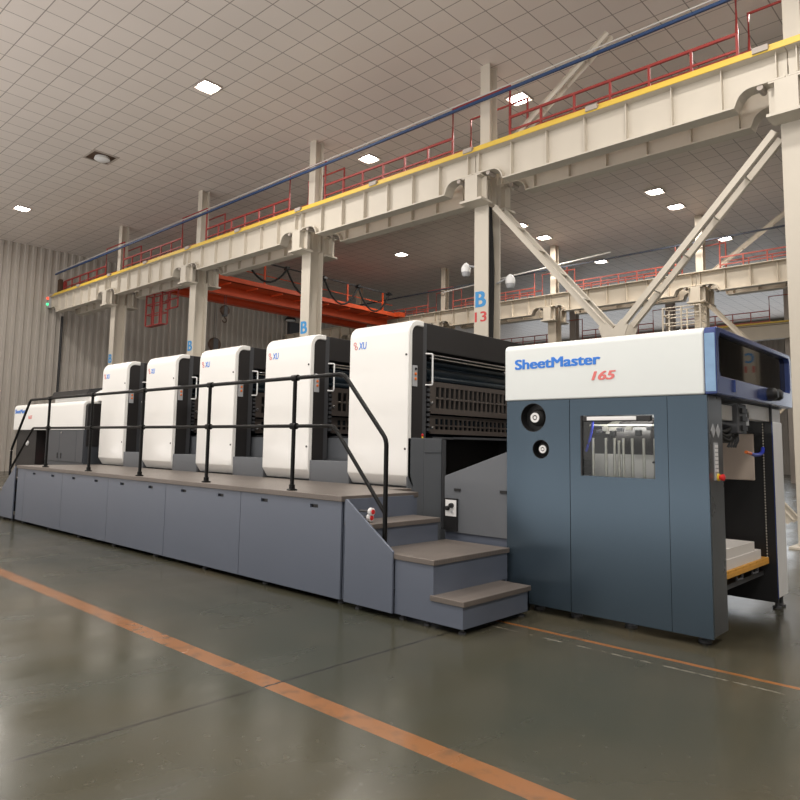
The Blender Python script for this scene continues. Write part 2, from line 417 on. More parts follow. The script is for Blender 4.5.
# yellow conductor rails on the near girder
yr = thing('conductor_rail', (-18, BY-.62, 8.13), 'yellow conductor rails running along the whole near crane girder', 'rail')
for k in range(4):
    MB().box(-33.2, 3, BY-.70+k*.03, BY-.70+k*.03+.05, 8.105+k*.042, 8.137+k*.042).build('rail', 'yellow', yr)
for k in range(12):
    MB().box(-33+k*3-.12, -33+k*3+.12, BY-.73, BY-.48, 8.13, 8.23).build('holder', 'housing', yr)
# long bars above
tag(MB().bar((-33.1, 7.78, 9.21), (3, 7.78, 9.43), .05, .06).build('conductor_bar', 'navy'), 'long dark blue bar running above the near red railings', 'bar')
tag(MB().tube([(-33.1, 7.80, 9.31), (3, 7.80, 9.56)], .015, 6).build('conduit', 'purlin'), 'thin pale conduit just above the dark blue bar', 'conduit')
tag(MB().bar((-33.1, CY-.55, 9.15), (3, CY-.55, 9.35), .05, .06).build('conductor_bar', 'darkbar'), 'dark bar running above the middle-row red railings', 'bar')
tag(MB().tube([(-20.9, CY-.6, 9.05), (-12.2, CY-.6, 9.5)], .03, 6).build('conduit', 'purlin'), 'pale conduit crossing above the middle-row railing left of the lamp', 'conduit')

# red walkway railings ----------------------------------------------
def railing(X0, X1, Y, z0, m, label, group, portal=True, h=.68, ph=1.42, step=.82, pw=.80):
    # guard rail between two columns with half of the tall frame round each
    t = thing('walkway_railing', ((X0+X1)/2, Y, z0), label, 'railing', group)
    a, b = X0+pw, X1-pw
    r = .032
    MB().bar((a, Y, z0+h), (b, Y, z0+h), .05, .05).build('top_rail', m, t)
    MB().bar((a, Y, z0+h*.55), (b, Y, z0+h*.55), .04, .04).build('mid_rail', m, t)
    MB().bar((a, Y, z0+.12), (b, Y, z0+.12), .012, .1).build('toe_board', m, t)
    n = max(2, round((b-a)/step))
    for i in range(n+1):
        x = a+(b-a)*i/n
        MB().bar((x, Y, z0), (x, Y, z0+h), .045, .045, (1, 0, 0)).build('post', m, t)
    if portal:
        MB().tube([(X1-pw, Y, z0+h), (X1-pw, Y, z0+ph), (X1+pw, Y, z0+ph), (X1+pw, Y, z0)], r, 6).build('tall_frame', m, t)
    return t
for i, ((a, b), l) in enumerate(zip(spans+[(-2.65, 3.6)], sn+['outside the right edge'])):
    railing(a, b, 7.99, 8.14, 'red', 'red railing, walkway front, '+l, 'near row walkway railings')
    railing(a+.0, b+.0, 8.72, 8.14, 'red', 'red railing, walkway back, '+l, 'near row walkway railings')
for i, ((a, b), l) in enumerate(zip(spans[1:]+[(-2.65, 3.6)], snC[1:]+['outside the right edge'])):
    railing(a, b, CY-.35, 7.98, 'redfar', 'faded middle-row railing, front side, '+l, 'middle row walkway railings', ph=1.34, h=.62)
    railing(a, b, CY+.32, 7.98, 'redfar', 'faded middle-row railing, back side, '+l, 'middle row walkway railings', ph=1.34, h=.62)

# far row, mostly hidden
for X in (-20.9, -14.9, -8.9, -2.9):
    d = thing('steel_column', (X, DY, 0), {-20.9: 'dark distant column behind the middle row, left of the hood', -14.9: 'dark distant column seen through the gap left of the brace vertex', -8.9: 'dark distant column behind the white cage', -2.9: 'distant column beyond the right edge'}[X], 'column', 'columns of the far row')
    MB().box(X-.2, X+.2, DY-.25, DY-.22, 0, CZ).build('front_flange', 'housing', d)
    MB().box(X-.2, X+.2, DY+.22, DY+.25, 0, CZ).build('back_flange', 'housing', d)
    MB().box(X-.015, X+.015, DY-.22, DY+.22, 0, CZ).build('web', 'housing', d)
tag(MB().box(-33, 6, DY-.7, DY-.66, 7.3, 8.0).box(-33, 6, DY-.85, DY-.5, 8.0, 8.05).box(-33, 6, DY-.85, DY-.5, 7.25, 7.3).build('crane_girder', 'cream_dark'), 'distant cream girder at the right edge beyond the feeder hood', 'girder')
tag(MB().box(-33, 6, DY-.95, DY-.86, 8.05, 8.13).build('conductor_rail', 'yellow'), 'distant yellow rail along the far-row girder', 'rail')
for k, (a, b) in enumerate([(-26.9, -20.9), (-20.9, -14.9), (-14.9, -8.9), (-8.9, -2.9)]):
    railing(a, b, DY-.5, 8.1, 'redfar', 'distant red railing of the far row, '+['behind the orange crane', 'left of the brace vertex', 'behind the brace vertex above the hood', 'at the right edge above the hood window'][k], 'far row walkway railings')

# diagonal bracing ---------------------------------------------------
def brace(p, q, dy, label, m='cream', w=.09):
    p, q = Vector(p), Vector(q)
    t = thing('diagonal_brace', p, label, 'brace')
    for s in (-1, 1):
        o = Vector((0, s*dy, 0))
        d = (q-p).normalized(); n = d.cross(Vector((0, 1, 0))).normalized()
        MB().bar(p+o, q+o, .014, w*1.5, (0, 1, 0) if False else n).bar(p+o+n*w*.6, q+o+n*w*.6, w, .014, n).build('angle_bar', m, t)
    L = (q-p).length
    for k in range(1, 5):
        c = p+(q-p)*k/5
        MB().bar(c+Vector((0, -dy, 0)), c+Vector((0, dy, 0)), .1, .02, (q-p)).build('batten', m, t)
    return t
def gusset(X, Y, z, label, m='cream'):
    t = thing('gusset_plate', (X, Y, z), label, 'gusset plate')
    for s in (-.2, .2):
        MB().prism([(X-.30, z+.16), (X-.16, z+.28), (X, z+.1), (X+.16, z+.28), (X+.30, z+.16), (X+.14, z-.3), (X-.14, z-.3)], 'y', Y+s*1.1-.01, Y+s*1.1+.01).build('plate', m, t)
    return t
for Y, m, r in ((BY, 'cream', 'near'), (CY, 'cream_dark', 'middle')):
    brace((-8.62, Y, 6.92), (-6.05, Y, 3.92), .2, 'paired cream brace sloping down right from the %s' % ('B 13 column' if r == 'near' else 'middle-row column by the white cage'), m)
    brace((-2.95, Y, 6.92), (-5.65, Y, 3.92), .2, 'paired cream brace sloping up to the right edge in the %s row' % r, m)
    gusset(-5.85, Y, 3.72, 'gusset plate where the two %s-row braces meet above the hood' % r, m)
    brace((-6.0, Y, 3.5), (-8.62, Y, .4), .19, 'lower cream brace of the %s row running down behind the press' % r, m)
    brace((-5.7, Y, 3.5), (-2.95, Y, .4), .19, 'lower cream brace of the %s row running down behind the feeder' % r, m)
    brace((-8.5, Y, 8.2), (-5.92, Y, 10.0), .1, 'slim cream brace rising right from the %s walkway to the ceiling' % r, m, .07)

# orange travelling crane -------------------------------------------
cr = thing('travelling_crane', (-24.4, 15, 7.4), 'orange travelling crane spanning behind the third and fourth printing units', 'crane')
def cgird(X, nm):
    g = MB().box(X-.16, X+.16, 9.3, 21.4, 7.66, 8.05).build(nm, 'orange', cr)
    for k in range(9):
        y = 9.8+k*1.35
        MB().box(X+.16, X+.95, y-.03, y+.03, 7.95, 8.02).build('bracket_arm', 'orange', g)
    MB().box(X+.16, X+1.0, 9.3, 21.4, 8.02, 8.05).build('walkway_plate', 'orange', g)
    MB().box(X+.97, X+1.0, 9.3, 21.4, 8.02, 8.24).build('kick_plate', 'orange', g)
cgird(-24.5, 'box_girder'); cgird(-26.0, 'box_girder')
for y in (9.2, 21.3):
    MB().box(-27.2, -23.2, y-.2, y+.2, 8.05, 8.28).build('end_truck', 'orange', cr)
for k in range(5):
    y = 10.4+k*2.45
    MB().bar((-23.55, y, 8.05), (-23.55, y, 9.15), .07, .07, (1, 0, 0)).build('post', 'orange', cr)
MB().tube([(-23.55, 9.4, 9.17), (-23.55, 20.9, 9.17)], .035, 6).build('cable_track', 'frame', cr)
MB().tube([(-23.55, 9.4, 8.62), (-23.55, 20.9, 8.62)], .018, 6).build('hand_rail', 'orange', cr)
fs = []
for k in range(5):
    for i in range(11):
        u = i/10; fs.append((-23.5, 9.6+(k+u)*2.2, 9.1-1.0*4*u*(1-u)*(.75+.25*(k > 1))))
MB().tube(fs, .045, 6).build('festoon_cable', 'rubber', cr)
for k in range(6): MB().box(-23.62, -23.4, 9.52+k*2.2, 9.68+k*2.2, 9.08, 9.22).build('cable_trolley', 'black', cr)
def hook(x, y, z, label, s=1.0):
    t = thing('hook_block', (x, y, z-.3*s), label, 'crane hook', 'hook blocks of the orange crane')
    MB().lathe([(.10*s, -.12*s), (.32*s, -.12*s), (.36*s, -.05*s), (.36*s, .05*s), (.32*s, .12*s), (.1*s, .12*s)], (x, y, z), 'x', 20).build('sheave', 'hook', t, smooth=True)
    MB().box(x-.16*s, x+.16*s, y-.14*s, y+.14*s, z-.42*s, z+.30*s).build('cheek_plate', 'frame', t, .02)
    pts = [(x, y, z-.4*s)]+[(x, y+.16*s*cos(radians(a)), z-.68*s+.16*s*sin(radians(a))) for a in range(90, -181, -30)]
    MB().tube(pts, .045*s, 8).build('hook', 'hook', t, smooth=True)
    for k in (-1, 1): MB().tube([(x+.1*k*s, y, z+.2*s), (x+.1*k*s, y, 7.68)], .009, 5).build('rope', 'frame', t)
    return t
hook(-24.5, 11.55, 7.02, 'dark hook block hanging under the orange crane against the corrugated wall', .62)
hook(-26.2, 12.2, 5.80, 'rusty hook block just above the third printing unit', .85)

# cages, wall fittings -----------------------------------------------
def cage(x0, x1, y0, y1, z0, z1, m, label, name='access_cage', r=.022):
    t = thing(name, ((x0+x1)/2, (y0+y1)/2, z0), label, 'cage')
    for x in (x0, (x0+x1)/2, x1):
        for y in (y0, y1):
            MB().bar((x, y, z0), (x, y, z1), .05, .05, (1, 0, 0)).build('post', m, t)
    for z in (z0+.35*(z1-z0), z0+.68*(z1-z0), z1-.03):
        MB().tube([(x0, y0, z), (x1, y0, z), (x1, y1, z), (x0, y1, z), (x0, y0, z)], r, 6).build('rail', m, t)
    MB().box(x0, x1, y0, y1, z0-.04, z0).build('platform', m, t)
    return t
cg = cage(-25.75, -24.5, 8.66, 8.92, 6.08, 7.32, 'red', 'red cage hanging under the near girder between two left columns')
for x in (-24.2, -23.6): MB().box(x, x+.05, 8.8, 8.84, 6.6, 7.33).build('ladder_rail', 'red', cg)
for z in (6.6, 6.95, 7.28): MB().box(-24.5, -23.55, 8.8, 8.84, z, z+.05).build('rung', 'red', cg)
cage(-10.0, -8.65, CY-1.0, CY-.4, 5.9, 6.85, 'cream_dark', 'cream railed cage on the middle-row column above the feeder hood')
pp = tag(MB().tube([(XW+.2, 8.3, 0), (XW+.2, 8.3, 7.3)], .06, 8).build('drop_pipe', 'black'), 'black drop pipe on the corrugated wall below the girder end', 'pipe')
bs = thing('buffer_stop', (-33.05, 8.1, 8.13), 'dark red buffer stop at the left end of the near girder', 'buffer stop')
MB().box(-33.2, -32.95, 7.95, 8.1, 8.13, 9.0).build('upright', 'hook', bs); MB().box(-33.2, -32.85, 8.12, 8.25, 8.13, 8.9).build('plate', 'red', bs)
sg = thing('signal_lamp', (-33.2, 7.62, 7.75), 'small red and green signal lamp at the girder end by the wall', 'signal lamp')
MB().box(-33.28, -33.12, 7.58, 7.68, 7.6, 8.15).build('case', 'plate', sg)
MB().lathe([(.05, 0), (.065, -.03), (.065, -.07), (.03, -.10)], (-33.2, 7.59, 8.04), 'y', 12).build('red_lens', 'sigred', sg)
MB().lathe([(.05, 0), (.065, -.03), (.065, -.07), (.03, -.10)], (-33.2, 7.59, 7.76), 'y', 12).build('green_lens', 'siggreen', sg)
fl = thing('flood_light', (XW+.2, 21.9, 9.0), 'dark dome flood light on the far corrugated wall under the crane', 'flood light')
MB().lathe([(.06, .3), (.12, .25), (.34, -.02), (.36, -.1)], (XW+.5, 21.9, 9.15), 'z', 16).build('shade', 'black', fl)
MB().lathe([(.30, -.1), (.25, -.16), (.05, -.2)], (XW+.5, 21.9, 9.15), 'z', 16).build('lens', 'white_matte', fl)
MB().tube([(XW+.05, 21.9, 9.5), (XW+.5, 21.9, 9.5), (XW+.5, 21.9, 9.4)], .03, 6).build('arm', 'black', fl)
tag(MB().box(XW+.05, XW+.35, 22.0, 22.8, 7.4, 9.0).build('switch_box', 'frame', None, .03), 'dark box on the corrugated wall beside the dome flood light', 'box')

def speaker_cam(x, y, z, d, label):
    t = thing('dome_camera', (x, y, z), label, 'camera', 'dome cameras on the B 13 column')
    MB().lathe([(.06, -.13), (.095, -.09), (.10, -.02)], (x, y, z), 'z', 18).build('dome', 'plate', t, smooth=True)
    MB().lathe([(.11, -.03), (.115, .06), (.09, .13), (.03, .19)], (x, y, z), 'z', 18).build('housing', 'white_matte', t, smooth=True)
    MB().tube([(x, y, z+.12), (x+d*.12, y, z+.10), (x+d*.36, y+.0, z+.03)], .022, 6).build('arm', 'plate', t)
speaker_cam(-9.46, 8.2, 5.58, 1, 'white dome camera on the left of the B 13 column')
speaker_cam(-8.42, 8.46, 5.20, -1, 'white dome camera on the right of the B 13 column')
cb = thing('cable_bundle', (-8.76, 8.25, 4), 'black cable bundle running down the web of the B 13 column', 'cables')
for k in range(3): MB().tube([(-8.84, 8.18+.06*k, 7.0), (-8.82+.02*k, 8.2+.06*k, 5.5), (-8.86, 8.18+.06*k, .2)], .028, 6).build('cable', 'rubber', cb)

# ceiling lamps --------------------------------------------------------
lamps = [((-14.68, 4.31), 'lit square ceiling lamp highest at the upper left'), ((-28.2, 4.53), 'lit ceiling lamp at the far left edge'), ((-14.69, 10.14), 'lit ceiling lamp just above the blue bar over the third column'),
         ((-9.17, 10.03), 'bright ceiling lamp right of the upper B 13 column'), ((-21.15, 18.9), 'lit ceiling lamp above the orange crane end'), ((-14.67, 18.83), 'left one of two lamps beside the sloping brace'),
         ((-14.76, 20.86), 'right one of two lamps beside the sloping brace'), ((-9.15, 18.67), 'left one of two lamps under the near girder at right'), ((-9.17, 20.64), 'right one of two lamps under the near girder at right'),
         ((-14.65, 25.94), 'lit lamp behind the middle-row railing left of the right brace'), ((-9.09, 25.84), 'lit lamp behind the tall frame of the middle-row railing')]
for (x, y), l in lamps:
    t = thing('ceiling_lamp', (x, y, CZ), l, 'lamp', 'ceiling lamps')
    MB().plate([(x-.27, y-.27), (x+.27, y-.27), (x+.27, y+.27), (x-.27, y+.27)], [[(x-.25, y-.25), (x+.25, y-.25), (x+.25, y+.25), (x-.25, y+.25)]], 'z', CZ-.05, CZ).build('rim', 'housing', t)
    MB().lathe([(.10, -.02), (.24, -.045), (.24, -.06), (.10, -.075)], (x, y, CZ+.02), 'z', 20).build('diffuser', 'lampon', t)
    area('lamp_light', (x, y, CZ-.09), (0, 0, 0), .5, .5, LW if y < 15 else .65*LW)
x, y = -21.06, 4.44
t = thing('ceiling_lamp', (x, y, CZ), 'switched-off ceiling lamp in an open dark square at the upper left', 'lamp', 'ceiling lamps')
MB().plate([(x-.42, y-.42), (x+.42, y-.42), (x+.42, y+.42), (x-.42, y+.42)], [[(x-.36, y-.36), (x+.36, y-.36), (x+.36, y+.36), (x-.36, y+.36)]], 'z', CZ-.03, CZ).build('rim', 'housing', t)
MB().box(x-.36, x+.36, y-.36, y+.36, CZ-.012, CZ).build('recess', 'hook', t)
MB().lathe([(.08, 0), (.22, -.02), (.24, -.10), (.16, -.14)], (x+.05, y+.02, CZ), 'z', 20).build('reflector', 'white_matte', t, smooth=True)

# ------------------------------------------------------------------ operator platform
PL, PR = -13.35, -4.80
pf = thing('operator_platform', ((PL+PR)/2, .7, 0), 'long blue-grey operator platform with slotted cover panels along the press', 'platform')
MB().prism([(PL, -.025), (PR, -.025), (PR, 1.1), (PR-.45, 1.1), (PR-.45, 1.5), (PL, 1.5)], 'z', .955, 1.01).build('deck', 'deck', pf, .006)
MB().box(PL+.02, PR-.5, .05, 1.45, .1, .95).box(PR-.5, PR-.02, .05, 1.05, .1, .95).build('frame', 'black', pf)
MB().box(PR-.02, PR-.005, .03, 1.08, .05, .955).build('end_panel', 'bluegrey', pf)
se = [PL, -13.0, -11.36, -9.73, -8.10, -6.46, PR-.02]
for a, b in zip(se, se[1:]):
    hs = []
    if b-a > 1:
        for c in (a+.25*(b-a)+.02, b-.25*(b-a)-.02+.03): hs.append([(c-.06, .87), (c+.06, .87), (c+.06, .905), (c-.06, .905)])
    p = MB().plate([(a+.004, .05), (b-.004, .05), (b-.004, .965), (a+.004, .965)], hs, 'y', 0, .025).build('cover_panel', 'bluegrey', pf)
    for h in hs:
        MB().box(h[0][0]-.01, h[1][0]+.01, .024, .03, .865, .91).build('handle_slot', 'black', p)
for k in range(8):
    x = PL+.2+k*1.18
    MB().lathe([(.035, 0), (.035, .015), (.014, .02), (.014, .1)], (x, .09, 0), 'z', 10).build('foot', 'frame', pf)
def steps(X0, s, label, detail):
    # s=+1: stairs descend toward +X from platform edge X0
    f = lambda x: X0+s*x
    bx = lambda mb, a, b, *r: mb.box(min(f(a), f(b)), max(f(a), f(b)), *r)
    t = thing('access_steps', (f(.7), .5, 0), label, 'steps')
    o = .0
    pts = [(.06, .05), (.06, .985), (.075, .985), (.67, .575), (.67, .05)]
    MB().prism([(f(x), z) for x, z in pts], 'y', -.03, -.005).build('stringer_panel', 'bluegrey', t, .004)
    L = [(.675, .05), (.675, .515), (1.105, .515), (1.105, .235), (1.41, .235), (1.41, .05)]
    MB().prism([(f(x), z) for x, z in L], 'y', 0, .02).build('side_panel', 'bluegrey', t)
    for (a, b, y0, y1, z) in ((1.08, 1.43, -.015, .99, .27), (.36, 1.12, -.015, 1.12, .555), (0, .38, .02, 1.0, .78)):
        mb = MB(); bx(mb, a, b, y0, y1, z-.045, z)
        mb.build('tread', 'deck', t, .005)
    for (a, b, z0, z1, y1) in ((1.39, 1.41, .05, .25, .98), (1.085, 1.105, .27, .535, 1.1), (.34, .36, .555, .76, .98), (.0, .02, .76, .98, 1.0)):
        mb = MB(); bx(mb, a, b, .02, y1, z0, z1); mb.build('riser', 'bluegrey', t)
    mb = MB(); bx(mb, .66, 1.41, .96, .98, .05, .25); bx(mb, .3, 1.1, 1.08, 1.1, .05, .535); mb.build('back_panel', 'bluegrey', t)
    for x, y in ((.2, .03), (.72, .06), (1.36, .06), (1.36, .93), (1.0, .06)):
        MB().lathe([(.03, 0), (.03, .015), (.013, .02), (.013, .08)], (f(x), y, 0), 'z', 10).build('foot', 'frame', t)
    return t
steps(PR, 1, 'blue-grey access steps with brown treads at the right platform end', True)
steps(PL, -1, 'blue-grey access steps at the far left platform end', False)
# handrail
hr = thing('handrail', ((PL+PR)/2, .08, 1.0), 'black two-bar handrail along the platform edge, sloping down at both ends', 'handrail')
R_ = .022
def smooth_path(pts, r=.06):
    out = [Vector(pts[0])]
    for a, b, c in zip(pts, pts[1:], pts[2:]):
        a, b, c = Vector(a), Vector(b), Vector(c); u = (a-b).normalized()*r; v = (c-b).normalized()*r
        for k in range(5):
            q = k/4; out.append((b+u)*(1-q)**2+b*2*q*(1-q)+(b+v)*q*q)
    return out+[Vector(pts[-1])]
MB().tube(smooth_path([(-14.0, .08, .8), (-14.0, .08, 1.28), (-13.2, .08, 2.19), (-4.92, .08, 2.19), (-4.33, .08, 1.55), (-4.33, .08, .55)]), R_, 10).build('top_rail', 'blackrail', hr, smooth=True)
MB().tube(smooth_path([(-14.0, .08, .9), (-12.99, .08, 1.68), (-5.05, .08, 1.68), (-4.33, .08, .88)]), R_*.9, 10).build('mid_rail', 'blackrail', hr, smooth=True)
for x in (-12.3, -10.6, -8.97, -7.30, -5.67):
    po = MB().tube([(x, .08, 1.01), (x, .08, 2.19)], R_, 10).build('post', 'blackrail', hr, smooth=True)
    MB().lathe([(.055, 0), (.055, .012), (.032, .02), (.032, .06)], (x, .08, 1.01), 'z', 12).build('base_flange', 'blackrail', po)
    for z in (1.68, 2.19): MB().lathe([(.034, -.045), (.034, .045)], (x, .08, z), 'x', 12).build('clamp', 'blackrail', po)
# little red-centred plugs lying on the steps
for k, (x, y, z) in enumerate(((-4.54, .10, .88), (-4.555, .10, .825))):
    t = thing('round_plug', (x, y, z-.05), ['upper', 'lower'][k]+' white-rimmed red round plug beside the handrail foot', 'plug', 'red plugs on the steps')
    MB().lathe([(.036, 0), (.036, .03), (.022, .035)], (x, y, z), 'x', 18).build('rim', 'white_matte', t, smooth=True)
    MB().lathe([(.022, .03), (.022, .042), (.01, .044)], (x, y, z), 'x', 14).build('centre', 'redbtn', t)
    MB().tube([(x, y, z), (x-.14, y, z)], .012, 6).build('stem', 'frame', t)

# ------------------------------------------------------------------ printing units
def make_unit(X, label, last=False):
    Y = 1.48
    t = thing('printing_unit', (X-.5, Y, 0), label, 'printing unit', 'five printing units in a row')
    pr = [(Y+.09, 1.02), (Y, 1.15), (Y, 2.83)]+[(p[0], p[1]) for p in arc(Y+.17, 2.83, .17, 180, 90, 8)][1:]+[(Y+.28, 3.0), (Y+.28, 2.93)]+[(p[0], p[1]) for p in arc(Y+.17, 2.83, .10, 90, 180, 6)]+[(Y+.07, 1.16), (Y+.13, 1.02)]
    fc = MB().prism(pr, 'x', X-1.0, X).build('front_cover', 'white', t, .012, True)
    for z in (2.57, 1.46): MB().lathe([(.014, .004), (.014, -.006), (.006, -.008)], (X-.035, Y, z), 'y', 10).build('latch', 'black', fc)
    zb = 1.59 if last else 1.28
    pb = [(Y+.07, zb), (Y+.07, 2.83)]+[(p[0], p[1]) for p in arc(Y+.17, 2.83, .10, 180, 90, 6)][1:]+[(Y+.28, 2.93), (Y+.28, zb)]
    MB().prism(pb, 'x', X-.98, X-.015).build('side_panel', 'charcoal', t)
    MB().box(X-.95, X-.03, Y+.28, Y+.37, zb, 2.995).build('post_frame', 'frame', t, .008)
    MB().box(X-.98, X-.5, Y+.37, 4.1, 1.0, 2.97).build('body_housing', 'charcoal', t)
    MB().box(X-.7, X-.03, Y+.37, 4.1, 2.66, 2.995).build('cross_beam', 'charcoal', t, .01)
    MB().box(X-1.0, X, 4.1, 4.75, 0, 3.0).build('drive_side_housing', 'charcoal', t, .02)
    # lower base
    if last:
        MB().box(X-1.0, X-.02, Y+.15, Y+.30, .03, 1.59).box(X-.02, X+.0, Y+.01, Y+.30, .03, 1.59).build('base_panel', 'basegrey', t, .006)
        b = MB().box(X-1.0, X+.0, Y+.305, Y+.64, .03, 1.59).build('base_cabinet', 'basegrey', t, .006)
        MB().box(X-.0, X+.003, Y+.31, Y+.635, 1.415, 1.42).build('seam', 'black', b)
        MB().box(X+.0, X+.02, Y+.64, Y+.70, .5, 1.58).build('guide_strip', 'frame', t)
        e = MB().lathe([(.022, 0), (.022, .02)], (X-.03, Y+.29, 1.59), 'z', 12).build('button_base', 'yellowbtn', t)
        MB().lathe([(.018, .02), (.026, .03), (.026, .045), (.015, .055)], (X-.03, Y+.29, 1.59), 'z', 12).build('stop_button', 'redbtn', e, smooth=True)
    else:
        MB().prism([(X+.005, Y+.03), (X+.765, Y+.03), (X+.765, Y+.42), (X-1.0, Y+.42), (X-1.0, Y+.16), (X+.005, Y+.16)], 'z', .03, 1.28).build('base_panel', 'basegrey', t, .006)
        MB().box(X-1.0, X+.765, Y+.42, 4.0, .03, 1.58).build('base_cabinet', 'basegrey', t, .006)
    # operator's small panel
    c = MB().box(X-.016, X-.008, Y+.085, Y+.175, 2.20, 2.45).build('control_panel', 'plate', t, .002)
    MB().lathe([(.016, 0), (.014, .014), (.006, .016)], (X-.008, Y+.14, 2.41), 'x', 12).build('knob', 'black', c)
    for z in (2.35, 2.29): MB().lathe([(.018, 0), (.018, .008), (.01, .012)], (X-.008, Y+.14, z), 'x', 12).build('button', 'orangebtn', c)
    # grab rail and rails
    MB().tube(smooth_path([(X-.04, Y+.35, 2.615), (X+.03, Y+.41, 2.615), (X+.03, Y+.41, 2.235), (X-.04, Y+.35, 2.235)], .02), .011, 8).build('grab_rail', 'white_matte', t, smooth=True)
    for z, xx in ((2.60, .02), (2.57, -.03)): MB().tube([(X+xx, Y+.42, z), (X+xx, 3.9, z)], .011, 8).build('guide_bar', 'silver', t)
    # interior: rollers and guards
    for x, z, r in ((-.22, 2.42, .085), (-.12, 2.33, .05), (-.28, 1.80, .2), (-.2, 2.54, .04)):
        MB().lathe([(r*.5, Y+.40), (r*.5, Y+.5), (r, Y+.5), (r, 3.85), (r*.5, 3.85), (r*.5, 4.1)], (X+x, 0, z), 'y', 20).build('roller', 'roller', t, smooth=True)
    def guard(z0, z1, xo, n, y0, y1, rows, nm):
        w = (y1-y0-.16)/n; hs = []
        for i in range(n):
            for (a, b) in rows: hs.append([(y0+.10+i*w+.012, z0+a), (y0+.10+(i+1)*w-.012, z0+a), (y0+.10+(i+1)*w-.012, z0+b), (y0+.10+i*w+.012, z0+b)])
        g = MB().plate([(y0, z0), (y1, z0), (y1, z1), (y0, z1)], hs, 'x', X+xo-.02, X+xo).build(nm, 'guard', t)
        MB().box(X+xo-.07, X+xo-.06, y0, y1, z0, z1).build('guard_backing', 'black', g)
        MB().tube([(X+xo-.045, y0+.1, (z0+z1)/2), (X+xo-.045, y1-.05, (z0+z1)/2)], .01, 6).build('guard_rod', 'silver', g)
        MB().box(X+xo, X+xo+.02, y0, y1, z0-.012, z0+.014).build('guard_lip', 'guard', g)
    guard(1.905, 2.285, -.02, 18, Y+.43, 3.85, ((.06, .17), (.185, .32)), 'slotted_guard')
    guard(1.66, 1.875, -.05, 18, Y+.46, 3.85, ((.045, .085), (.105, .175)), 'slotted_guard')
    MB().box(X-.5, X-.02, Y+.5, 3.9, 1.585, 1.61).box(X-.02, X+.12, Y+.9, 3.9, 1.59, 1.615).build('delivery_tray', 'frame', t)
    for i in range(9): MB().box(X-.05, X-.02, Y+.385, Y+.43, 1.68+i*.06, 1.71+i*.06+random.random()*.01).build('valve', 'frame', t)
    for y, z in ((Y+.44, 2.02), (Y+.45, 1.72), (3.6, 2.36), (3.5, 2.52)): MB().lathe([(.02, 0), (.02, .03), (.01, .035)], (X-.02, y, z), 'x', 10).build('bolt', 'silver', t)
    # emblem and initials on the cover
    ex = X-.905
    for dz, dx in ((.028, 0), (-.022, .022)):
        mb = MB(); mb.plate(circle(ex+dx, 2.735+dz, .024, 20), [circle(ex+dx, 2.735+dz, .016, 20)], 'y', Y-.003, Y); mb.build('emblem_ring', 'redtext', fc)
    text('initials', 'XU', 'bluetext', fc, (X-.835, Y-.001, 2.69), .135, .09, shear=.12, bold=.01)
    return t
XU = [-12.40, -10.62, -8.845, -7.07, -5.305]
ln = ['white printing unit farthest left, next to the delivery', 'second white printing unit from the left', 'middle white printing unit of the five', 'fourth white printing unit from the left, behind the handrail bend', 'largest, rightmost white printing unit with its open side and slotted guards']
u0_ = make_unit(XU[0], ln[0])
for i in (1, 2, 3): dup(u0_, (XU[i]-.5, 1.48, 0), ln[i])
make_unit(XU[4], ln[4], True)

# ------------------------------------------------------------------ delivery at the left end
Y = 1.48
dl = thing('delivery_unit', (-15.8, Y, 0), 'white-topped delivery unit with grey cabinet at the left end', 'delivery unit')
zt = 2.30
pr = [(Y, 1.69), (Y, zt-.1)]+arc(Y+.1, zt-.1, .1, 180, 90, 6)[1:]+[(Y+.5, zt), (Y+.5, zt-.06)]+arc(Y+.12, zt-.12, .06, 90, 180, 5)+[(Y+.06, 1.69)]
wc = MB().prism(pr, 'x', -18.2, -14.22).build('head_cover', 'white', dl, .01, True)
text('lettering', 'SheetMaster', 'bluetext', wc, (-18.15, Y-.001, 2.09), .81, .10, bold=.03)
text('lettering', '165', 'pinktext', wc, (-17.27, Y-.001, 1.95), .25, .08, shear=.3, bold=.03)
MB().prism([(Y+.06, 1.35), (Y+.06, zt-.12)]+arc(Y+.12, zt-.12, .06, 180, 90, 5)[1:]+[(3.9, zt-.06), (3.9, 1.35)], 'x', -14.6, -14.13).build('side_panel', 'charcoal', dl)
MB().box(-18.2, -14.25, Y+.5, 4.2, 1.69, 2.32).build('body', 'white', dl)
MB().prism([(1.78, 2.30), (1.78, 2.44), (2.05, 2.59), (3.9, 2.59), (3.9, 2.30)], 'x', -16.5, -13.6).build('top_hood', 'white', dl, .01)
MB().prism([(1.68, 2.43), (1.74, 2.57), (2.06, 2.62), (2.06, 2.59), (1.79, 2.44)], 'x', -16.5, -14.6).build('top_window', 'black', dl, .005)
cbn = MB().box(-16.15, -14.14, Y+.03, 3.9, 0, 1.69).build('cabinet', 'cabgrey', dl)
for a, b in ((-16.13, -15.37), (-15.36, -14.5), (-14.49, -14.16)):
    d = MB().box(a, b, Y+.01, Y+.03, 1.02, 1.68).build('door', 'cabgrey', cbn, .004)
for x in (-15.43, -15.24):
    MB().box(x-.018, x+.018, Y-.002, Y+.012, 1.08, 1.20).build('handle', 'black', cbn, .004)
MB().lathe([(.02, .02), (.02, -.01)], (-15.25, Y, 1.63), 'y', 10).build('lock', 'silver', cbn)
MB().box(-18.2, -16.95, Y+.1, 3.9, .05, 1.69).build('side_frame', 'charcoal', dl)
MB().box(-16.95, -16.16, 2.6, 3.9, .05, 1.69).build('inner_panel', 'frame', dl)
MB().box(-16.9, -16.3, 1.9, 2.3, 1.5, 1.58).build('shelf', 'rod', dl)
MB().box(-16.9, -16.2, 1.8, 2.4, 1.01, 1.13).build('tool_tray', 'redbtn', dl)
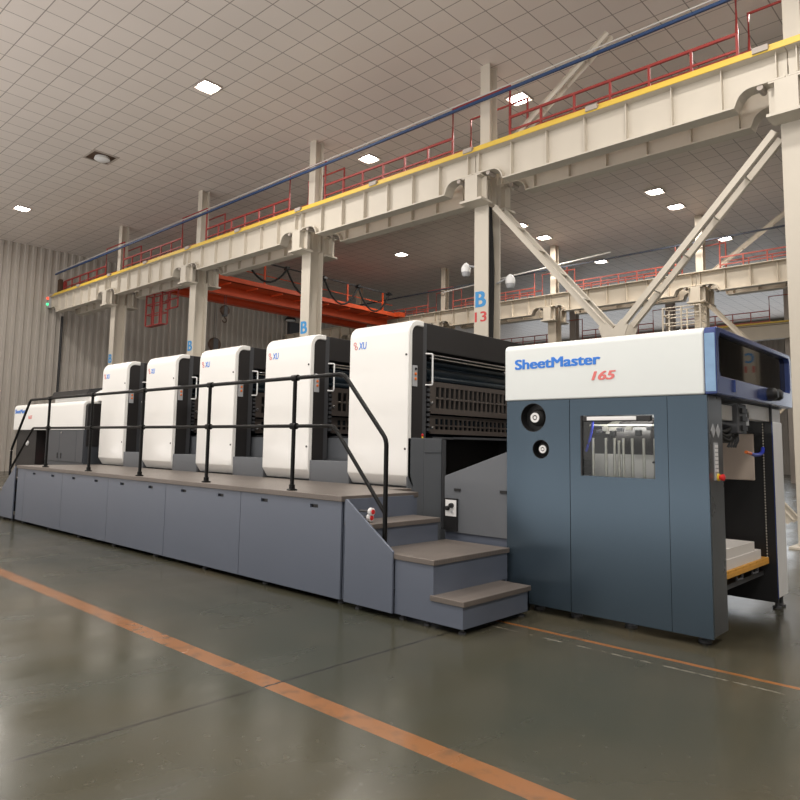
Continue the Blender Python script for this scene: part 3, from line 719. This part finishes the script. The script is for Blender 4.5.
MB().lathe([(.06, 0), (.06, -.03), (.03, -.05)], (-17.45, Y+.1, 1.38), 'y', 14).build('dial', 'white_matte', dl)

# ------------------------------------------------------------------ feeder
FY = 1.15; XL, XR = -3.73, -1.88
fd = thing('sheet_feeder', (-2.8, FY, 0), 'tall steel-blue sheet feeder with white hood lettered SheetMaster 165', 'sheet feeder')
def rect(a, b, c, d): return [(a, c), (b, c), (b, d), (a, d)]
p1 = MB().plate(rect(XL, -3.068, .07, 1.945), [circle(-3.44, 1.785, .135), circle(-3.36, 1.49, .088)], 'y', FY, FY+.03).build('front_panel', 'steelblue', fd)
p2 = MB().plate(rect(-3.062, -2.192, .07, 1.945), [rect(-2.96, -2.30, 1.265, 1.795)], 'y', FY, FY+.03).build('front_panel', 'steelblue', fd)
p3 = MB().plate(rect(-2.188, XR, .07, 1.945), [], 'y', FY, FY+.03).build('front_panel', 'steelblue', fd)
for cx_, cz_, r, kr in ((-3.44, 1.785, .135, .05), (-3.36, 1.49, .088, .04)):
    cup = MB().plate(circle(cx_, cz_, r+.004), [circle(cx_, cz_, r-.004)], 'y', FY+.002, FY+.10).build('recess', 'black', p1)
    MB().lathe([(r, FY+.10), (r, FY+.11)], (cx_, 0, cz_), 'y', 32).build('recess_back', 'black', cup)
    k = MB().lathe([(kr*1.6, FY+.10), (kr*1.6, FY+.06), (kr*1.25, FY+.035), (kr, FY+.02)], (cx_+.01, 0, cz_), 'y', 24).build('knob', 'rubber', p1, smooth=True)
    MB().plate(circle(cx_+.01, cz_, kr*.92), [circle(cx_+.01, cz_, kr*.5)], 'y', FY+.012, FY+.02).build('ring', 'white_matte', k)
    MB().lathe([(kr*.3, FY+.02), (kr*.3, FY+.012)], (cx_+.01, 0, cz_), 'y', 12).build('hub', 'white_matte', k)
MB().box(-2.965, -2.295, FY+.012, FY+.018, 1.26, 1.8).build('window_pane', 'glass', p2)
MB().box(-2.958, -2.945, FY-.004, FY+.012, 1.265, 1.795).build('window_edge', 'black', p2)
hd = MB().box(-2.93, -2.32, FY-.02, FY+.02, 1.742, 1.79).build('window_handle', 'black', p2, .006)
MB().box(-2.885, -2.44, FY-.028, FY-.018, 1.75, 1.783).build('bright_grip', 'white_matte', hd, .004)
for z in (1.72, 1.40): MB().lathe([(.01, .004), (.01, -.006)], (-2.315, FY+.012, z), 'y', 8).build('screw', 'black', p2)
# end cheek facing right
ec = MB().box(XR-.03, XR, FY+.03, FY+.35, .08, 1.945).build('end_cheek', 'darksteel', fd, .004)
MB().box(XL, XL+.03, FY+.03, FY+.35, .08, 1.945).build('inner_cheek', 'steelblue', fd)
for y in (FY+.12, FY+.235):
    MB().prism([(y-.05, 1.665), (y, 1.72), (y+.05, 1.665), (y, 1.61)], 'x', XR, XR+.004).build('diamond_mark', 'plate', ec)
kp = MB().box(XR, XR+.008, FY+.12, FY+.21, 1.27, 1.57).build('key_panel', 'plate', ec, .002)
for r in range(7):
    for c in range(2): MB().box(XR+.008, XR+.012, FY+.13+c*.036, FY+.156+c*.036, 1.53-r*.032, 1.552-r*.032).build('key', 'white_matte', kp)
es = MB().lathe([(.03, 0), (.03, .012)], (XR+.008, FY+.185, 1.295), 'x', 16).build('stop_collar', 'yellowbtn', ec)
MB().lathe([(.016, .012), (.027, .03), (.027, .045), (.015, .052)], (XR+.008, FY+.185, 1.295), 'x', 16).build('stop_button', 'redbtn', es, smooth=True)
for x in (XL+.25, -3.1, -2.6, XR-.12):
    MB().lathe([(.05, 0), (.05, .02), (.018, .025), (.018, .09)], (x, FY+.17, 0), 'z', 12).build('levelling_foot', 'frame', fd)
# hood
HB, HT, HY = 1.95, 2.49, 3.42
hc = MB().prism([(FY-.005, HB), (FY-.005, HT-.06)]+arc(FY+.055, HT-.06, .06, 180, 90, 6)[1:]+[(HY, HT), (HY, HT-.03), (FY+.03, HT-.03), (FY+.03, HB)], 'x', XL-.02, -1.893).build('hood_cover', 'hoodwhite', fd, .012, True)
MB().box(XL-.015, XL+.01, FY+.035, HY, HB+.01, HT-.035).build('hood_end_plate', 'hoodwhite', fd)
text('lettering', 'SheetMaster', 'bluetext', hc, (-3.635, FY-.006, 2.247), .875, .098, bold=.036)
text('lettering', '165', 'pinktext', hc, (-2.845, FY-.006, 2.107), .225, .08, shear=.25, bold=.035)
# blue end frame with its smoked window
op = [(FY+.02, HB), (FY+.02, HT-.08)]
outer = [(FY-.003, HB), (FY-.003, HT-.05)]+arc(FY+.047, HT-.05, .05, 180, 90, 5)[1:]+[(HY-.04, HT), (HY, HT-.04), (HY, HB)]
win = [(FY+.10, HB+.15), (FY+.07, HB+.19), (FY+.07, HT-.10), (FY+.11, HT-.045), (HY-.09, HT-.045), (HY-.06, HT-.08), (HY-.06, HB+.19), (HY-.09, HB+.15)]
be = MB().plate(outer, [win], 'x', -1.89, -1.80).build('blue_end_frame', 'hoodblue', fd, .008)
MB().prism([(p[0], p[1]) for p in [(FY+.06, HB+.14), (FY+.06, HT-.04), (HY-.05, HT-.04), (HY-.05, HB+.14)]], 'x', -1.85, -1.845).build('smoked_window', 'tint', be)
MB().prism(arc(1.58, 2.04, .05, -90, 90, 8)+[(1.56, 2.09), (1.56, 1.99)], 'x', -1.80, -1.785).build('latch', 'hoodblue', be)
MB().box(-1.884, -1.806, FY-.008, FY, HB+.02, HT-.055).build('reflection_strip', 'reflblue', be, .003)  # thin overlay that carries the frame's painted reflection
for y in (2.55, 2.70):
    MB().lathe([(.03, 0), (.055, .0), (.055, .06), (.035, .085)], (-1.80, y, 2.04), 'x', 18).build('vacuum_filter', 'black', be, smooth=True)
MB().box(XL, -1.9, FY+.03, HY, HB-.01, HB+.02).build('hood_floor', 'frame', fd)
MB().box(XL+.1, -1.95, 1.6, 1.7, HB+.02, HB+.28).box(XL+.1, -1.95, 2.5, 2.8, HB+.02, HB+.2).build('hood_machinery', 'frame', fd)
# drive side cheek with its chain
MB().box(XL, XR-.0, 2.95, 2.98, .08, 1.95).build('far_inner_panel', 'black', fd)
bp_ = MB().box(-3.2, -2.04, 2.93, 2.95, 1.225, 1.68).build('beige_panel', 'beige', fd, .01)
MB().box(XR-.30, XR+.005, 2.96, 3.3, .12, 1.80).build('far_cheek', 'white_matte', fd, .01)
MB().box(XR-.0, XR+.007, 2.945, 2.96, .12, 1.80).build('cheek_trim', 'hoodblue', fd)
b = MB()
for i in range(50): b.sphere((XR-.075, 2.93, .45+i*.027), .010, (.7, .7, 1), 4)
ch = b.build('chain', 'rod', fd); ch['kind'] = 'stuff'
for y in (3.1, 3.25): MB().lathe([(.04, 0), (.04, .02), (.018, .025), (.018, .12)], (XR-.05, y, 0), 'z', 12).build('levelling_foot', 'frame', fd)
# cross beams, suction head, hoses under the hood
MB().box(-2.06, -1.93, FY+.36, 2.0, 1.77, 1.90).build('suction_beam', 'white_matte', fd, .005)
MB().box(-2.02, -1.90, 2.25, 3.35, 1.80, 1.935).build('cross_beam', 'white_matte', fd, .005)
sh = MB().box(-2.05, -1.88, 1.93, 2.16, 1.66, 1.92).build('suction_head', 'frame', fd, .01)
for y in (1.95, 2.02, 2.09, 2.15): MB().tube([(-1.96, y, 1.72), (-1.95, y-.01, 1.60), (-1.97, y-.03, 1.54)], .011, 6).build('suction_cup', 'frame', sh)
for z in (1.71, 1.79, 1.86): MB().box(-1.878, -1.86, 1.98, 2.12, z-.022, z+.022).build('valve', 'black', sh)
MB().box(-1.98, -1.90, 2.18, 2.30, 1.74, 1.86).build('bracket', 'plate', sh)
for k in range(7):
    y0, y1 = 1.5+.02*k, 1.98+.02*k
    MB().tube([(-1.95-.03*(k % 3), y0+(y1-y0)*i/8, 1.72-.012*k-.05*sin(pi*i/8)) for i in range(9)], .016, 6).build('black_hose', 'rubber', fd, smooth=True)
MB().box(-2.6, -2.06, 1.5, 2.3, 1.58, 1.76).build('head_block', 'frame', fd)
MB().tube([(-1.94, 2.86, 1.54), (-1.93, 2.80, 1.50), (-1.93, 2.7, 1.478), (-1.92, 2.5, 1.475), (-1.91, 2.36, 1.488)], .017, 8).build('blue_hose', 'bluehose', fd, smooth=True)
MB().tube([(-1.91, 2.36, 1.488), (-1.905, 2.2, 1.50)], .015, 8).build('orange_nozzle', 'orangebtn', fd)
# what shows through the small window
for k, x in enumerate((-2.90, -2.78, -2.70, -2.66, -2.62, -2.54, -2.44, -2.345)):
    MB().tube([(x, 1.27, 1.0), (x, 1.27, 1.60-.02*(k == 3))], .013, 8).build('guide_rod', 'rod', fd, smooth=True)
MB().box(-2.97, -2.3, 1.40, 1.42, .9, 1.46).build('guide_plate', 'paper', fd)
MB().lathe([(.05, -2.75), (.16, -2.75), (.19, -2.6), (.19, -2.42), (.12, -2.36)], (0, 1.55, 1.60), 'x', 20).build('motor', 'charcoal', fd, smooth=True)
for k, (x, z) in enumerate(((-2.86, 1.66), (-2.80, 1.69), (-2.73, 1.655), (-2.66, 1.68), (-2.58, 1.70), (-2.50, 1.66), (-2.40, 1.69))):
    MB().box(x-.025, x+.025, 1.29, 1.33, z-.02-.01*(k % 3), z+.012).build('gripper', ['frame', 'rod', 'black'][k % 3], fd, .004)
MB().tube([(-2.95, 1.31, 1.71), (-2.3, 1.31, 1.71)], .012, 8).build('shaft', 'rod', fd, smooth=True)
MB().prism([(1.42, 1.64), (1.42, 1.72), (1.62, 1.78), (1.62, 1.70)], 'x', -2.85, -2.3).build('rod_carrier', 'rod', fd)
MB().box(-2.9, -2.3, 1.9, 1.92, 1.0, 1.9).build('inner_plate', 'plate', fd)
wl = MB().box(-2.9, -2.36, 1.235, 1.26, 1.885, 1.91).build('window_fill_strip', 'lampon', fd)  # added glowing strip to brighten the parts behind the small window
area('window_fill_light', (-2.63, 1.27, 1.87), (radians(25), 0, 0), .5, .06, 8)  # added fill light to go with the glowing strip
hp = [(-2.885-.07*(i/10)**1.6+.0, 1.24, 1.76-.28*i/10) for i in range(11)]
MB().tube(hp, .012, 8).build('spiral_hose', 'bluehose', fd, smooth=True)
# feed table cover towards the last unit
tc_ = MB().prism([(-4.53, .62), (-3.72, .62), (-3.72, 1.47), (-4.53, 1.19)], 'y', 1.2, 1.24).build('feed_table_cover', 'basegrey', fd, .004)
for x, z in ((-4.36, 1.055), (-3.80, 1.065)): MB().box(x-.04, x+.04, 1.19, 1.2, z-.014, z+.014).build('handle_slot', 'black', tc_)
cbx = MB().box(-4.515, -4.35, 1.17, 1.2, .64, .965).build('control_box', 'black', tc_)
wp = MB().box(-4.49, -4.352, 1.165, 1.17, .785, .95).build('white_plate', 'white_matte', cbx)
for x, z, r in ((-4.455, .865, .024), (-4.405, .895, .026)): MB().lathe([(r, 1.165), (r, 1.14), (r*.7, 1.125)], (x, 0, z), 'y', 14).build('knob', 'black', cbx, smooth=True)
MB().lathe([(.015, 1.165), (.015, 1.155)], (-4.40, 0, .83), 'y', 12).build('port', 'plate', cbx)
MB().box(-4.53, -3.72, 1.22, 1.26, .1, .62).build('skirt_panel', 'bluegrey', fd)
MB().prism([(-5.2, 1.10), (-3.75, 1.38), (-3.75, 1.30), (-5.2, 1.0)], 'y', 2.2, 3.88).build('feed_board', 'black', fd)
MB().box(-5.25, -3.75, 3.9, 4.1, .1, 2.0).build('drive_side_cover', 'charcoal', fd)
MB().box(-5.2, -4.55, 2.2, 3.9, .05, 1.0).build('table_base', 'black', fd)

# pile in the feeder
bd = thing('pile_board', (-2.6, 2.2, .5), 'yellow wooden pile board under the paper in the feeder', 'pallet')
for k in range(7):
    y = 1.55+k*.2
    MB().box(-3.3, -1.945, y, y+.19, .48, .50).build('slat', 'wood', bd)
for x in (-1.985, -3.3): MB().box(x, x+.045, 1.53, 2.92, .445, .48).build('bearer', 'wood', bd)
for y in (2.0, 2.45): MB().tube([(-1.96, y, .45), (-1.96, y, .40), (-1.95, y+.12, .40), (-1.95, y+.12, .44)], .012, 6).build('hook', 'frame', bd)
ps = thing('paper_stack', (-2.7, 2.1, .55), 'low two-stepped stack of white paper on the yellow board', 'paper stack')
MB().box(-3.25, -1.97, 1.58, 2.78, .501, .585).build('lower_ream', 'paper', ps)
MB().box(-3.25, -1.98, 1.58, 2.62, .585, .67).build('upper_ream', 'paper', ps)
lf = thing('pile_lift', (-2.6, 2.2, .3), 'dark lifting frame under the yellow pile board', 'lift frame')
MB().box(-3.5, -2.02, 1.55, 1.68, .36, .445).build('cross_bar', 'frame', lf); MB().box(-3.5, -2.02, 2.75, 2.88, .36, .445).build('cross_bar', 'frame', lf)
MB().box(-2.10, -1.99, 1.55, 2.92, .33, .37).build('side_bar', 'frame', lf)
